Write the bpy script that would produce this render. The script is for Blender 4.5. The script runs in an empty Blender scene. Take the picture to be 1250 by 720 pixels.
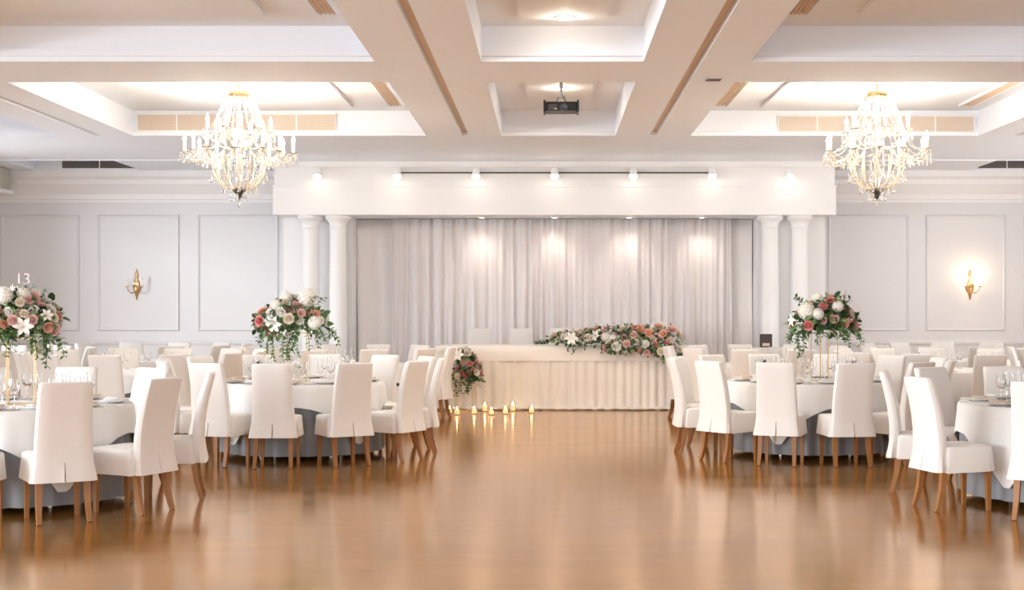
import bpy, math, random
from math import sin, cos, pi, radians, atan2, sqrt
from mathutils import Vector, Matrix
random.seed(7)
C = bpy.context.scene.collection
sc = bpy.context.scene

# ------------------------------------------------------------------ materials
def mat(name, col, rough=0.6, metal=0.0, trans=0.0, emit=None, estr=0.0, spec=0.5, sheen=0.0, ior=1.45,
        var=0.0, vscale=6.0, bump=0.0, bscale=60.0, sub=0.0):
    m = bpy.data.materials.new(name); m.use_nodes = True
    nt = m.node_tree; b = nt.nodes['Principled BSDF']
    b.inputs['Base Color'].default_value = (*col, 1)
    b.inputs['Roughness'].default_value = rough
    b.inputs['Metallic'].default_value = metal
    b.inputs['Transmission Weight'].default_value = trans
    b.inputs['Specular IOR Level'].default_value = spec
    b.inputs['Sheen Weight'].default_value = sheen
    b.inputs['IOR'].default_value = ior
    if emit:
        b.inputs['Emission Color'].default_value = (*emit, 1)
        b.inputs['Emission Strength'].default_value = estr
    tc = nt.nodes.new('ShaderNodeTexCoord')
    if var > 0:
        n = nt.nodes.new('ShaderNodeTexNoise'); n.inputs['Scale'].default_value = vscale
        n.inputs['Detail'].default_value = 3
        r = nt.nodes.new('ShaderNodeMix'); r.data_type = 'RGBA'
        r.inputs[6].default_value = (*[c * (1 - var) for c in col], 1)
        r.inputs[7].default_value = (*[min(1, c * (1 + var)) for c in col], 1)
        nt.links.new(tc.outputs['Object'], n.inputs['Vector'])
        nt.links.new(n.outputs['Fac'], r.inputs[0]); nt.links.new(r.outputs[2], b.inputs['Base Color'])
    if bump > 0:
        n2 = nt.nodes.new('ShaderNodeTexNoise'); n2.inputs['Scale'].default_value = bscale
        bp = nt.nodes.new('ShaderNodeBump'); bp.inputs['Strength'].default_value = bump
        bp.inputs['Distance'].default_value = 0.01
        nt.links.new(tc.outputs['Object'], n2.inputs['Vector'])
        nt.links.new(n2.outputs['Fac'], bp.inputs['Height']); nt.links.new(bp.outputs['Normal'], b.inputs['Normal'])
    return m

M = {}
M['wall'] = mat('wall_paint', (0.76, 0.75, 0.765), 0.7, var=0.01, vscale=1.5)
M['white'] = mat('white_paint', (0.88, 0.87, 0.875), 0.55, var=0.01, vscale=2)
M['ceil'] = mat('ceiling_paint', (0.85, 0.885, 0.95), 0.75, var=0.01, vscale=1.5)
M['recesstan'] = mat('recess_shade_and_backing', (0.74, 0.60, 0.49), 0.7, var=0.03)  # tan carries the shade of grooves and coffer recesses; also backs the grilles
M['grille'] = mat('grille_metal', (0.56, 0.51, 0.46), 0.55, var=0.03)
M['grilledark'] = mat('grille_dark', (0.16, 0.14, 0.13), 0.6, var=0.03)
M['fabric'] = mat('slipcover_cotton', (0.76, 0.725, 0.695), 0.85, sheen=0.25, var=0.02, vscale=5, bump=0.12, bscale=25)
M['linen'] = mat('white_linen', (0.77, 0.755, 0.74), 0.8, sheen=0.2, var=0.02, vscale=4, bump=0.08, bscale=30)
M['satin'] = mat('blue_grey_satin', (0.215, 0.22, 0.235), 0.5, sheen=0.2, var=0.05, vscale=4)
M['skirt'] = mat('ivory_chiffon', (0.88, 0.82, 0.75), 0.75, sheen=0.3, var=0.03, vscale=4)
M['overlay'] = mat('ivory_cloth', (0.89, 0.83, 0.75), 0.75, sheen=0.2, var=0.02, vscale=4)
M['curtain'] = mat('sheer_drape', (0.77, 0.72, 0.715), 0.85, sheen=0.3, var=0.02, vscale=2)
M['sheer'] = mat('lightened_sheer_drape', (0.90, 0.855, 0.845), 0.85, sheen=0.3, var=0.02, vscale=2)  # drape colour lightened to make up for weaker light under the soffit
M['leg'] = mat('honey_wood', (0.31, 0.135, 0.042), 0.4, var=0.15, vscale=14)
M['black'] = mat('black_plastic', (0.018, 0.017, 0.018), 0.4, var=0.05)
M['steel'] = mat('brushed_steel', (0.55, 0.53, 0.5), 0.35, 1.0, var=0.03)
M['lens'] = mat('lens_glass', (0.10, 0.10, 0.13), 0.08, var=0.02)
M['gold'] = mat('gold_metal', (0.72, 0.55, 0.32), 0.35, 0.9, var=0.04)
M['champ'] = mat('champagne_glass', (0.80, 0.66, 0.48), 0.2, 0.35, var=0.04)
M['brass'] = mat('aged_brass', (0.56, 0.36, 0.17), 0.35, 1.0, var=0.06)
M['bronze'] = mat('dark_bronze', (0.09, 0.08, 0.065), 0.4, 0.6, var=0.06)
M['crystal'] = mat('crystal', (0.95, 0.93, 0.90), 0.05, trans=0.96, ior=1.45, spec=0.8, var=0.005)
M['glass'] = mat('clear_glass', (1, 1, 1), 0.02, trans=1.0, ior=1.25, var=0.003)
M['bulb'] = mat('candle_bulb', (1, 0.95, 0.85), 0.4, emit=(1.0, 0.86, 0.64), estr=5, var=0.003)
M['bulboff'] = mat('unlit_bulb', (0.9, 0.88, 0.85), 0.25, var=0.01)
M['lamp'] = mat('lamp_lens', (1, 0.95, 0.88), 0.4, emit=(1.0, 0.88, 0.70), estr=6, var=0.003)
M['flame'] = mat('candle_flame', (1, 0.8, 0.4), 0.4, emit=(1.0, 0.62, 0.22), estr=30, var=0.003)
M['candle'] = mat('candle_sleeve', (0.92, 0.89, 0.82), 0.5, var=0.01)
M['wax'] = mat('ivory_wax', (0.9, 0.8, 0.62), 0.45, emit=(1.0, 0.55, 0.2), estr=0.35, var=0.02)
M['china'] = mat('white_china', (0.82, 0.80, 0.77), 0.15, var=0.01)
M['napkin'] = mat('blush_napkin', (0.66, 0.52, 0.45), 0.85, var=0.04)
M['napkinw'] = mat('grey_napkin', (0.30, 0.28, 0.27), 0.85, var=0.04)
M['leafd'] = mat('dark_leaf', (0.030, 0.075, 0.022), 0.5, var=0.35, vscale=9)
M['leafm'] = mat('mid_leaf', (0.085, 0.17, 0.045), 0.5, var=0.3, vscale=9)
M['leafl'] = mat('pale_leaf', (0.22, 0.33, 0.13), 0.55, var=0.25, vscale=9)
M['rw'] = mat('white_petal', (0.87, 0.84, 0.77), 0.6, var=0.04, vscale=30)
M['rc'] = mat('cream_petal', (0.84, 0.74, 0.60), 0.6, var=0.06, vscale=30)
M['rb'] = mat('blush_petal', (0.82, 0.53, 0.48), 0.6, var=0.08, vscale=30)
M['rk'] = mat('coral_petal', (0.80, 0.27, 0.27), 0.6, var=0.10, vscale=30)
M['rp'] = mat('peach_petal', (0.84, 0.48, 0.33), 0.6, var=0.10, vscale=30)
M['card'] = mat('dark_card', (0.06, 0.045, 0.04), 0.5, var=0.03)
M['digit'] = mat('rose_acrylic', (0.62, 0.49, 0.47), 0.3, var=0.02)
M['olive'] = mat('pelmet_fabric', (0.52, 0.50, 0.43), 0.8, var=0.03)

def floor_mat():
    m = bpy.data.materials.new('parquet'); m.use_nodes = True
    nt = m.node_tree; b = nt.nodes['Principled BSDF']; L = nt.links
    tc = nt.nodes.new('ShaderNodeTexCoord')
    br = nt.nodes.new('ShaderNodeTexBrick')
    br.inputs['Scale'].default_value = 1.0
    br.inputs['Color1'].default_value = (0.58, 0.285, 0.055, 1)
    br.inputs['Color2'].default_value = (0.505, 0.24, 0.042, 1)
    br.inputs['Mortar'].default_value = (0.51, 0.245, 0.045, 1)
    br.inputs['Mortar Size'].default_value = 0.001
    br.inputs['Brick Width'].default_value = 0.9
    br.inputs['Row Height'].default_value = 0.085
    L.new(tc.outputs['Object'], br.inputs['Vector'])
    n = nt.nodes.new('ShaderNodeTexNoise'); n.inputs['Scale'].default_value = 1.1; n.inputs['Detail'].default_value = 5
    mp = nt.nodes.new('ShaderNodeMapping'); mp.inputs['Scale'].default_value = (1, 2.5, 1)
    L.new(tc.outputs['Object'], mp.inputs['Vector']); L.new(mp.outputs['Vector'], n.inputs['Vector'])
    mx = nt.nodes.new('ShaderNodeMix'); mx.data_type = 'RGBA'; mx.blend_type = 'SOFT_LIGHT'
    mx.inputs[0].default_value = 0.42
    L.new(br.outputs['Color'], mx.inputs[6]); L.new(n.outputs['Fac'], mx.inputs[7])
    L.new(mx.outputs[2], b.inputs['Base Color'])
    r = nt.nodes.new('ShaderNodeMapRange'); r.inputs[3].default_value = 0.10; r.inputs[4].default_value = 0.21
    L.new(n.outputs['Fac'], r.inputs[0]); L.new(r.outputs[0], b.inputs['Roughness'])
    b.inputs['Metallic'].default_value = 0.65; b.inputs['Specular IOR Level'].default_value = 0.4
    return m
M['floor'] = floor_mat()

# ------------------------------------------------------------------ mesh helpers
class MB:
    def __init__(s): s.v = []; s.f = []; s.mi = []; s.cur = 0
    def box(s, x0, x1, y0, y1, z0, z1):
        i = len(s.v)
        s.v += [(x, y, z) for z in (z0, z1) for y in (y0, y1) for x in (x0, x1)]
        for q in ((0,2,3,1),(4,5,7,6),(0,1,5,4),(2,6,7,3),(0,4,6,2),(1,3,7,5)):
            s.f.append(tuple(i + k for k in q)); s.mi.append(s.cur)
        return s
    def loft(s, rings, cap0=True, cap1=True, closed=True):
        n = len(rings[0]); i = len(s.v)
        for r in rings: s.v += [tuple(p) for p in r]
        for a in range(len(rings) - 1):
            for k in range(n if closed else n - 1):
                k2 = (k + 1) % n
                s.f.append((i + a*n + k, i + a*n + k2, i + (a+1)*n + k2, i + (a+1)*n + k)); s.mi.append(s.cur)
        if cap0 and closed: s.f.append(tuple(i + k for k in range(n - 1, -1, -1))); s.mi.append(s.cur)
        if cap1 and closed: s.f.append(tuple(i + (len(rings)-1)*n + k for k in range(n))); s.mi.append(s.cur)
        return s
    def lathe(s, prof, seg=16, c=(0, 0, 0), cap0=True, cap1=True):
        return s.loft([[(c[0] + r*cos(2*pi*k/seg), c[1] + r*sin(2*pi*k/seg), c[2] + z) for k in range(seg)] for r, z in prof], cap0, cap1)
    def tube(s, pts, r, seg=6):
        pts = [Vector(p) for p in pts]; rings = []
        rr = r if isinstance(r, (list, tuple)) else [r]*len(pts)
        t0 = (pts[1] - pts[0]).normalized()
        up = Vector((0, 0, 1)) if abs(t0.z) < 0.9 else Vector((1, 0, 0))
        a = t0.cross(up).normalized()
        for i, p in enumerate(pts):
            t = (pts[min(i+1, len(pts)-1)] - pts[max(i-1, 0)]).normalized()
            a = (a - t*a.dot(t)).normalized(); b = t.cross(a)
            rings.append([p + (a*cos(2*pi*k/seg + pi/4) + b*sin(2*pi*k/seg + pi/4))*rr[i] for k in range(seg)])
        return s.loft(rings)
    def ball(s, c, r, seg=8, rings=5, sz=1.0):
        pr = [(max(1e-4, r*sin(pi*k/rings)), -r*sz*cos(pi*k/rings)) for k in range(rings + 1)]
        return s.lathe(pr, seg, c, False, False)
    def drop(s, c, r, h):
        return s.lathe([(r*0.1, 0), (r*0.55, -h*0.35), (r, -h*0.7), (r*0.6, -h*0.93), (r*0.05, -h)], 6, c)
    def quad(s, a, b, c, d):
        i = len(s.v); s.v += [tuple(a), tuple(b), tuple(c), tuple(d)]
        s.f.append((i, i+1, i+2, i+3)); s.mi.append(s.cur); return s
    def mesh(s, name, mats, smooth=True):
        me = bpy.data.meshes.new(name); me.from_pydata(s.v, [], s.f)
        for m in (mats if isinstance(mats, (list, tuple)) else [mats]): me.materials.append(m)
        me.polygons.foreach_set('material_index', s.mi)
        me.polygons.foreach_set('use_smooth', [smooth]*len(me.polygons))
        me.update()
        if smooth and hasattr(me, 'set_sharp_from_angle'): me.set_sharp_from_angle(angle=radians(42))
        return me
    def build(s, name, mats, parent=None, smooth=True, loc=None):
        return link(name, s.mesh(name, mats, smooth), parent, loc)

def link(name, me, parent=None, loc=None, rot=None, scale=None):
    o = bpy.data.objects.new(name, me); C.objects.link(o)
    if parent is not None: o.parent = parent
    if loc is not None: o.location = loc
    if rot is not None: o.rotation_euler = rot
    if scale is not None: o.scale = scale
    return o
def tag(o, label, cat, group=None, kind=None):
    o['label'] = label; o['category'] = cat
    if group: o['group'] = group
    if kind: o['kind'] = kind
    return o
def thing(name, label, cat, loc=(0, 0, 0), rz=0.0, group=None):
    o = bpy.data.objects.new(name, None); C.objects.link(o); o.empty_display_size = 0.1
    o.location = loc; o.rotation_euler = (0, 0, rz)
    return tag(o, label, cat, group)
KIDS = {}
def copy_tree(src, loc=None, rz=None, label=None, group=None, parent=None):
    c = src.copy(); C.objects.link(c)
    if parent is not None: c.parent = parent
    if loc is not None: c.location = loc
    if rz is not None: c.rotation_euler = (0, 0, rz)
    if label: c['label'] = label
    if group: c['group'] = group
    if src.name not in KIDS: KIDS[src.name] = list(src.children)
    for ch in KIDS[src.name]: copy_tree(ch, parent=c)
    return c
def struct(name, mb, m, smooth=False):
    o = mb.build(name, m, None, smooth); o['kind'] = 'structure'; return o
def bevel(o, w=0.008, seg=2):
    b = o.modifiers.new('bevel', 'BEVEL'); b.width = w; b.segments = seg; b.limit_method = 'ANGLE'; return o
def px(x, Y): return (x - 670.0) * Y / 1700.0
def pz(y, Y): return 1.48 + (380.0 - y) * Y / 1700.0
def scr(X, Y): return 670 + 1700*X/Y

# ------------------------------------------------------------------ setting
WL, WR, YF, YB, ZB, ZC = -9.7, 9.95, 24.05, -3.0, 3.885, 4.227
struct('floor', MB().box(WL, WR, YB, YF, -0.06, 0), M['floor'])
struct('ceiling', MB().box(WL, WR, YB, YF + 0.1, ZC, ZC + 0.1), M['ceil'])

fw = MB().box(WL - 0.1, WR + 0.1, YF, YF + 0.15, 0, ZC)
struct('wall_front', fw, M['wall'])
ADDED_RWIN = (17.8, 21.0)  # window opening added in the unseen right wall to brighten the front wall
rw = MB()
for a, b in ((YB, ADDED_RWIN[0]), (ADDED_RWIN[1], YF)): rw.box(WR, WR + 0.15, a, b, 0, ZC)
rw.box(WR, WR + 0.15, *ADDED_RWIN, 0, 0.5); rw.box(WR, WR + 0.15, *ADDED_RWIN, 3.3, ZC)
struct('wall_right', rw, M['wall'])
# left wall with tall window openings
wins = [(-2.8, 0.4), (0.9, 4.1), (4.6, 7.8), (8.3, 11.5), (17.6, 20.6)]
lw = MB(); ys = [YB] + [v for w in wins for v in w] + [YF]
for i in range(0, len(ys), 2): lw.box(WL - 0.15, WL, ys[i], ys[i+1], 0, ZC)
for a, b in wins: lw.box(WL - 0.15, WL, a, b, 0, 0.5); lw.box(WL - 0.15, WL, a, b, 3.3, ZC)
struct('wall_left', lw, M['wall'])
for i, (a, b) in enumerate(wins):
    w = MB()
    for z0, z1 in ((0.5, 0.58), (3.22, 3.3), (2.3, 2.35)): w.box(WL - 0.13, WL - 0.03, a, b, z0, z1)
    for k in range(4):
        y = a + (b - a)*k/3; w.box(WL - 0.12, WL - 0.04, max(a, y - 0.04), min(b, y + 0.04), 0.5, 3.3)
    struct('window_%d' % (i + 1), w, M['white'])
w = MB()
for z0, z1 in ((0.5, 0.58), (3.22, 3.3), (2.3, 2.35)): w.box(WR + 0.03, WR + 0.13, *ADDED_RWIN, z0, z1)
for k in range(4):
    y = ADDED_RWIN[0] + (ADDED_RWIN[1] - ADDED_RWIN[0])*k/3; w.box(WR + 0.04, WR + 0.12, max(ADDED_RWIN[0], y - 0.04), min(ADDED_RWIN[1], y + 0.04), 0.5, 3.3)
struct('window_6', w, M['white'])  # frame of the added right window

# front wall: cornice, dado rail, skirting, panel mouldings (both sides of the stage)
SX0, SX1 = -4.44, 4.62
def hrun(mb, x0, x1, prof):            # a moulding profile (out, z) run along the front wall
    mb.loft([[(x, YF - o, z) for o, z in prof] for x in (x0, x1)])
for nm, x0, x1 in (('trim_1', WL, SX0), ('trim_2', SX1, WR)):
    t = MB(); hrun(t, x0, x1, [(0, 3.36), (0.03, 3.36), (0.035, 3.40), (0.06, 3.41), (0.06, 3.50), (0.09, 3.52), (0.13, 3.60), (0.20, 3.66), (0.21, 3.74), (0.30, 3.78), (0.30, ZB), (0, ZB)])
    struct(nm, t, M['white'], True)
for nm, x0, x1 in (('trim_3', WL, SX0), ('trim_4', SX1, WR)):
    t = MB(); hrun(t, x0, x1, [(0, 0.90), (0.02, 0.90), (0.035, 0.925), (0.035, 0.95), (0.018, 0.965), (0.0, 0.985)])
    struct(nm, t, M['wall'], True)
for nm, x0, x1 in (('baseboard_left', WL, SX0), ('baseboard_right', SX1, WR)):
    t = MB(); hrun(t, x0, x1, [(0, 0), (0.02, 0), (0.02, 0.14), (0.008, 0.17), (0, 0.17)]); struct(nm, t, M['white'], True)
n = 5
for x0, x1 in ((-9.46, -8.10), (-7.79, -6.38), (-6.07, -4.67), (4.82, 6.22), (6.51, 7.88), (8.19, 9.6)):
    t = MB(); z0, z1, w, d = 1.14, 3.15, 0.045, 0.028
    prof = [(0, 0), (0.004, d*0.6), (0.018, d), (0.030, d*0.7), (w, 0.006), (w, 0)]
    corners = [(x0, z0, 1, 1), (x1, z0, -1, 1), (x1, z1, -1, -1), (x0, z1, 1, -1), (x0, z0, 1, 1)]
    t.loft([[(cx + sx*p, YF - q, cz + sz*p) for p, q in prof] for cx, cz, sx, sz in corners], False, False)
    struct('trim_%d' % n, t, M['wall'], True); n += 1

# ceiling grid: deep beams with a recessed groove along the long ones
def long_beam(name, x0, x1, g=None, y0=YB, y1=22.1):
    b = MB()
    if g is None: b.box(x0, x1, y0, y1, ZB, ZC)
    else:
        ge = 19.06
        b.box(x0, g - 0.05, y0, ge, ZB, ZC); b.box(g + 0.05, x1, y0, ge, ZB, ZC)
        b.box(x0, x1, ge, y1, ZB, ZC)
        b.cur = 1; b.box(g - 0.05, g + 0.05, y0, ge, ZB + 0.06, ZC)  # groove bed: recess shade put into its tan colour
    return struct(name, b, [M['ceil'], M['recesstan']])
long_beam('ceiling_beam', -6.70, -5.69, -6.17); long_beam('ceiling_beam', -1.68, -0.65, -1.14)
long_beam('ceiling_beam', 0.91, 1.94, 1.425); long_beam('ceiling_beam', 5.88, 6.90, 6.42)
long_beam('ceiling_beam', WL, -8.9); long_beam('ceiling_beam', 9.1, WR)
bays = ((-6.69, -5.70), (-1.67, -0.66), (0.92, 1.93), (5.89, 6.89), (WL, -8.91), (9.11, WR))
gaps = ((-8.9, -6.70), (-5.69, -1.68), (-0.65, 0.91), (1.94, 5.88), (6.90, 9.1))
for y0, y1 in ((2.0, 3.2), (7.7, 8.9), (13.41, 14.62), (19.06, 22.1)):
    for x0, x1 in gaps:
        b = MB().box(x0, x1, y0, y1, ZB, ZC)
        b.box(x0, x1, y0 - 0.03, y0, ZB + 0.05, ZB + 0.12)
        if y1 < 20: b.box(x0, x1, y1, y1 + 0.03, ZB + 0.05, ZB + 0.12)
        struct('ceiling_cross_beam', b, M['ceil'])
# flat bulkhead along the stage wall with two side pockets
b = MB()
for x0, x1 in ((WL, -8.75), (-6.95, 7.15), (8.95, WR)): b.box(x0, x1, 22.1, YF, ZB, ZC)
for x0, x1 in ((-8.75, -6.95), (7.15, 8.95)): b.box(x0, x1, 23.72, YF, ZB, ZC)
b.box(WL, SX0, 22.08, 22.1, ZB - 0.015, ZB); b.box(SX1, WR, 22.08, 22.1, ZB - 0.015, ZB)
struct('ceiling_bulkhead', b, M['ceil'])
# dropped inner panels of the coffers
for (x0, x1), (y0, y1) in [(g, y) for g in ((-0.28, 0.54),) for y in ((9.6, 12.95), (15.3, 18.4))] + \
        [((xc - 1.07, xc + 1.07), y) for xc in (-3.685, 3.91) for y in ((9.6, 12.75), (15.3, 18.6))]:
    struct('ceiling_panel', MB().box(x0, x1, y0, y1, ZC - 0.035, ZC), M['ceil'])
for x in (-2.03, 2.28, 5.55):  # tan slatted strips, painted stand-ins for the shaded sides of the coffer recesses
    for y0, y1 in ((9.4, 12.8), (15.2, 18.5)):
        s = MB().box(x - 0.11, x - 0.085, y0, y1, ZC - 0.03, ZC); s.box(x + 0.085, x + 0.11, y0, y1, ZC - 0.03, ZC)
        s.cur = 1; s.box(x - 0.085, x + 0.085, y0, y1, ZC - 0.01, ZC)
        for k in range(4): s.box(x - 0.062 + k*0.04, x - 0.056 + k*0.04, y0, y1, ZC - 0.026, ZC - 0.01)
        struct('ceiling_shade_strip', s, [M['ceil'], M['recesstan']])

# stage: riser, fascia canopy, piers, columns
rz = 0.22
t = MB().box(SX0, SX1, 21.0, YF, 0, rz - 0.03); t.box(SX0 - 0.02, SX1 + 0.02, 20.99, YF, rz - 0.03, rz)
struct('stage_riser_platform', t, M['white'])
c = MB().box(SX0, SX1, 22.40, 22.75, 3.035, 3.50); c.box(SX0 + 0.015, SX1 - 0.015, 22.425, 22.75, 3.50, ZB)
c.box(SX0 - 0.01, SX1 + 0.01, 22.385, 22.76, 3.48, 3.51)
c.box(SX0 - 0.02, SX1 + 0.02, 22.33, 22.77, ZB - 0.05, ZB); c.box(SX0 - 0.02, SX1 + 0.02, 22.36, 22.77, ZB - 0.085, ZB - 0.05)
c.box(SX0, SX1, 22.75, YF, 3.035, 3.10)
struct('stage_canopy_wall', c, M['white'])
for nm, x0, x1 in (('stage_pier_wall', SX0 + 0.06, -3.24), ('stage_pier_wall', 3.44, SX1 - 0.06)):
    struct(nm, MB().box(x0, x1, 22.98, YF, rz, 3.035), M['white'])
prof = [(0.20, 0), (0.20, 0.06), (0.185, 0.08), (0.195, 0.11), (0.185, 0.14), (0.155, 0.17), (0.148, 0.22), (0.146, 1.2), (0.132, 2.58),
        (0.135, 2.60), (0.15, 2.62), (0.135, 2.64), (0.137, 2.68), (0.165, 2.73), (0.205, 2.755), (0.215, 2.77), (0.215, 2.815)]
for x in (-3.88, -3.43, 3.60, 4.08):
    o = MB().lathe(prof, 28, (x, 22.68, rz)).build('column', M['white']); o['kind'] = 'structure'

# curtain pelmet at the far left corner
o = thing('window_pelmet', 'pale olive boxed pelmet high in the far left corner', 'pelmet', (WL, 20.8, 3.46))
bevel(MB().box(0.0, 0.60, 0.0, 2.75, 0.06, 0.42).build('box', M['olive'], o, False), 0.02)
MB().box(0.0, 0.64, -0.02, 2.79, 0.0, 0.06).build('bottom_band', M['white'], o, False)

# ------------------------------------------------------------------ stage drapes
def drape(name, label, x0, x1, y, z0, z1, amp, seed, dens=26, m='curtain'):
    rnd = random.Random(seed); b = MB(); n = int((x1 - x0)*64)
    ph = [(rnd.uniform(0, 6.28), rnd.uniform(0.7, 1.3)) for _ in range(5)]
    rows = 9; rings = []
    for r in range(rows):
        t = r/(rows - 1); z = z0 + (z1 - z0)*t; ring = []
        for k in range(n + 1):
            x = x0 + (x1 - x0)*k/n
            v = sin(x*dens*ph[0][1] + ph[0][0] + 1.3*sin(x*3.1 + ph[1][0]))*0.5 + sin(x*dens*0.53*ph[2][1] + ph[2][0])*0.5 + 0.35*sin(x*dens*1.9 + ph[3][0])
            v = abs(v)**0.75*(1 if v > 0 else -1)
            a = amp*(0.55 + 0.45*(1 - t)) * (0.75 + 0.5*sin(x*1.7 + ph[4][0])**2)
            ring.append((x + 0.01*sin(x*19 + t*3), y + a*v, z))
        rings.append(ring)
    b.loft(rings, False, False, False)
    o = b.build(name, M[m]); s = o.modifiers.new('thick', 'SOLIDIFY'); s.thickness = 0.004
    return tag(o, label, 'curtain')
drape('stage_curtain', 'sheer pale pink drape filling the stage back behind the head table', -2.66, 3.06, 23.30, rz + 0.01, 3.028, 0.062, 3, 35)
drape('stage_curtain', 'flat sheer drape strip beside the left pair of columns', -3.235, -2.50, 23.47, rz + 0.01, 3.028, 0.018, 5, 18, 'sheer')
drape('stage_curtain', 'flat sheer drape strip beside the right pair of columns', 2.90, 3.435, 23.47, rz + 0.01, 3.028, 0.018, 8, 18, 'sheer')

# ------------------------------------------------------------------ chairs
def outline_back(w, t, yc, z, flare=0.0, notch=0.0):
    r = min(t*0.42, 0.03); h = w/2; pts = []
    for x in (h - r, h*0.5, 0.0, -h*0.5, -h + r): pts.append((x, yc + t/2, z))      # seat side
    pts += [(-h + r*0.3, yc + t/2 - r*0.3, z), (-h, yc + t/2 - r, z), (-h - flare*0.5, yc, z), (-h - flare, yc - t/2 + r, z), (-h - flare*0.7 + r*0.3, yc - t/2 - flare*0.5 + r*0.3, z)]
    for x in (-h + r, -h*0.5, -0.03): pts.append((x, yc - t/2 - flare*0.6, z))
    pts += [(-0.006, yc - t/2 - flare*0.8, z), (0.0, yc - t/2 + notch, z), (0.006, yc - t/2 - flare*0.8, z)]
    for x in (0.03, h*0.5, h - r): pts.append((x, yc - t/2 - flare*0.6, z))
    pts += [(h + flare*0.7 - r*0.3, yc - t/2 - flare*0.5 + r*0.3, z), (h + flare, yc - t/2 + r, z), (h + flare*0.5, yc, z), (h, yc + t/2 - r, z), (h - r*0.3, yc + t/2 - r*0.3, z)]
    return pts
def make_chair():
    root = thing('slipcovered_chair', 'tmp', 'chair')
    b = MB(); rings = []
    for z, w, t, yc, fl, no in ((0.292, .405, .075, -.232, .026, .030), (0.33, .405, .075, -.228, .020, .024), (0.38, .405, .078, -.222, .010, .008), (0.425, .402, .080, -.218, .003, -.001),
                                (0.50, .398, .082, -.215, 0, 0), (0.58, .392, .080, -.220, 0, 0), (0.70, .384, .078, -.236, 0, 0), (0.82, .376, .075, -.262, 0, 0),
                                (0.92, .370, .072, -.290, 0, 0), (0.962, .368, .070, -.303, 0, 0), (0.982, .362, .062, -.309, 0, 0), (0.990, .340, .040, -.311, 0, 0)):
        rings.append(outline_back(w, t, yc, z, fl, no))
    b.loft(rings); b.build('backrest', M['fabric'], root)
    # seat cushion with a short skirt hanging all round
    s = MB(); rings = []; N = 40
    for z, w, d, k in ((0.290, .452, .425, 1), (0.33, .446, .420, .8), (0.39, .438, .412, .5), (0.44, .430, .405, .15), (0.462, .426, .402, 0), (0.476, .414, .392, 0), (0.482, .38, .36, 0), (0.486, .25, .24, 0)):
        ring = []
        for i in range(N):
            a = 2*pi*i/N; e = 0.22
            x = w/2*(abs(cos(a))**e)*(1 if cos(a) >= 0 else -1); y = d/2*(abs(sin(a))**e)*(1 if sin(a) >= 0 else -1)
            rip = 1 + 0.018*k*sin(a*9 + 0.6) + 0.012*k*sin(a*5)
            ring.append((x*rip, y*rip + 0.005, z + (0.006*k*sin(a*3) if k == 1 else 0)))
        rings.append(ring)
    s.loft(rings); s.build('seat', M['fabric'], root)
    for sx in (-1, 1):
        f = MB(); f.tube([(sx*.172, .170, .42), (sx*.173, .172, .2), (sx*.174, .174, 0)], [.029, .026, .020], 4); f.build('leg', M['leg'], root)
        f = MB(); f.tube([(sx*.160, -.185, .42), (sx*.162, -.190, .28), (sx*.165, -.205, .15), (sx*.169, -.232, .05), (sx*.171, -.250, 0)], [.031, .031, .028, .024, .021], 4); f.build('leg', M['leg'], root)
    return root
chair0 = make_chair(); chair_used = [False]
def put_chair(x, y, rzz, label, group, z=0.0):
    if not chair_used[0]:
        chair_used[0] = True
        chair0.location = (x, y, z); chair0.rotation_euler = (0, 0, rzz); chair0['label'] = label; chair0['group'] = group
        return chair0
    return copy_tree(chair0, (x, y, z), rzz, label, group)

# ------------------------------------------------------------------ table furniture
TR, TZ = 0.82, 0.752
def make_table():
    root = thing('banquet_table', 'tmp', 'table')
    MB().lathe([(TR - 0.05, 0.715), (TR - 0.04, 0.72), (TR - 0.04, 0.742), (TR - 0.048, 0.747)], 48).build('table_top', M['leg'], root)
    for k in range(4):
        a = pi/4 + k*pi/2
        MB().tube([(0.45*cos(a), 0.45*sin(a), 0.71), (0.50*cos(a), 0.50*sin(a), 0)], 0.018, 8).build('leg', M['steel'], root)
    return root
def make_under(seed=1):
    rnd = random.Random(seed); b = MB(); N = 240; rings = []
    for z, k in ((0.7505, 0), (0.7505, 0), (0.742, .1), (0.70, .3), (0.55, .6), (0.35, .85), (0.18, 1), (0.055, 1.1)):
        ring = []
        for i in range(N):
            a = 2*pi*i/N
            f = 0.6*sin(a*30 + 1.2*sin(a*5)) + 0.4*sin(a*19 + 2)
            r = TR - 0.012 + k*0.024*(f + 0.8)
            if not rings: r = TR - 0.03
            ring.append((r*cos(a), r*sin(a), z))
        rings.append(ring)
    b.loft(rings, True, False)
    return b.mesh('underskirt', M['satin'])
def make_overlay(rot, seed):
    rnd = random.Random(seed); b = MB(); N = 192; half = 1.05; rows = 12
    rings = [[(r*TR*cos(2*pi*i/N), r*TR*sin(2*pi*i/N), TZ + 0.003) for i in range(N)] for r in (0.3, 0.7, 0.97)]
    for q in range(rows + 1):
        t = q/rows; ring = []
        for i in range(N):
            a = 2*pi*i/N; ca, sa = abs(cos(a - rot)), abs(sin(a - rot))
            L = half/max(ca, sa)
            L = min(L, half*1.36)
            drop = L - TR
            dd = drop*t
            z = TZ + 0.003 - dd + min(0.012, dd*0.3)
            fold = 0.5*sin(a*23 + 1.5*sin(a*4 + seed)) + 0.5*sin(a*14 + seed)
            amp = 0.015*min(1, dd/0.25)
            r = TR + 0.016 + 0.012*min(1, dd/0.03) + amp*(fold + 1.0) + 0.03*dd
            ring.append((r*cos(a), r*sin(a), max(0.012, z)))
        rings.append(ring)
    b.loft(rings, True, False)
    o = b.build('tablecloth', M['linen']); return o

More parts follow.
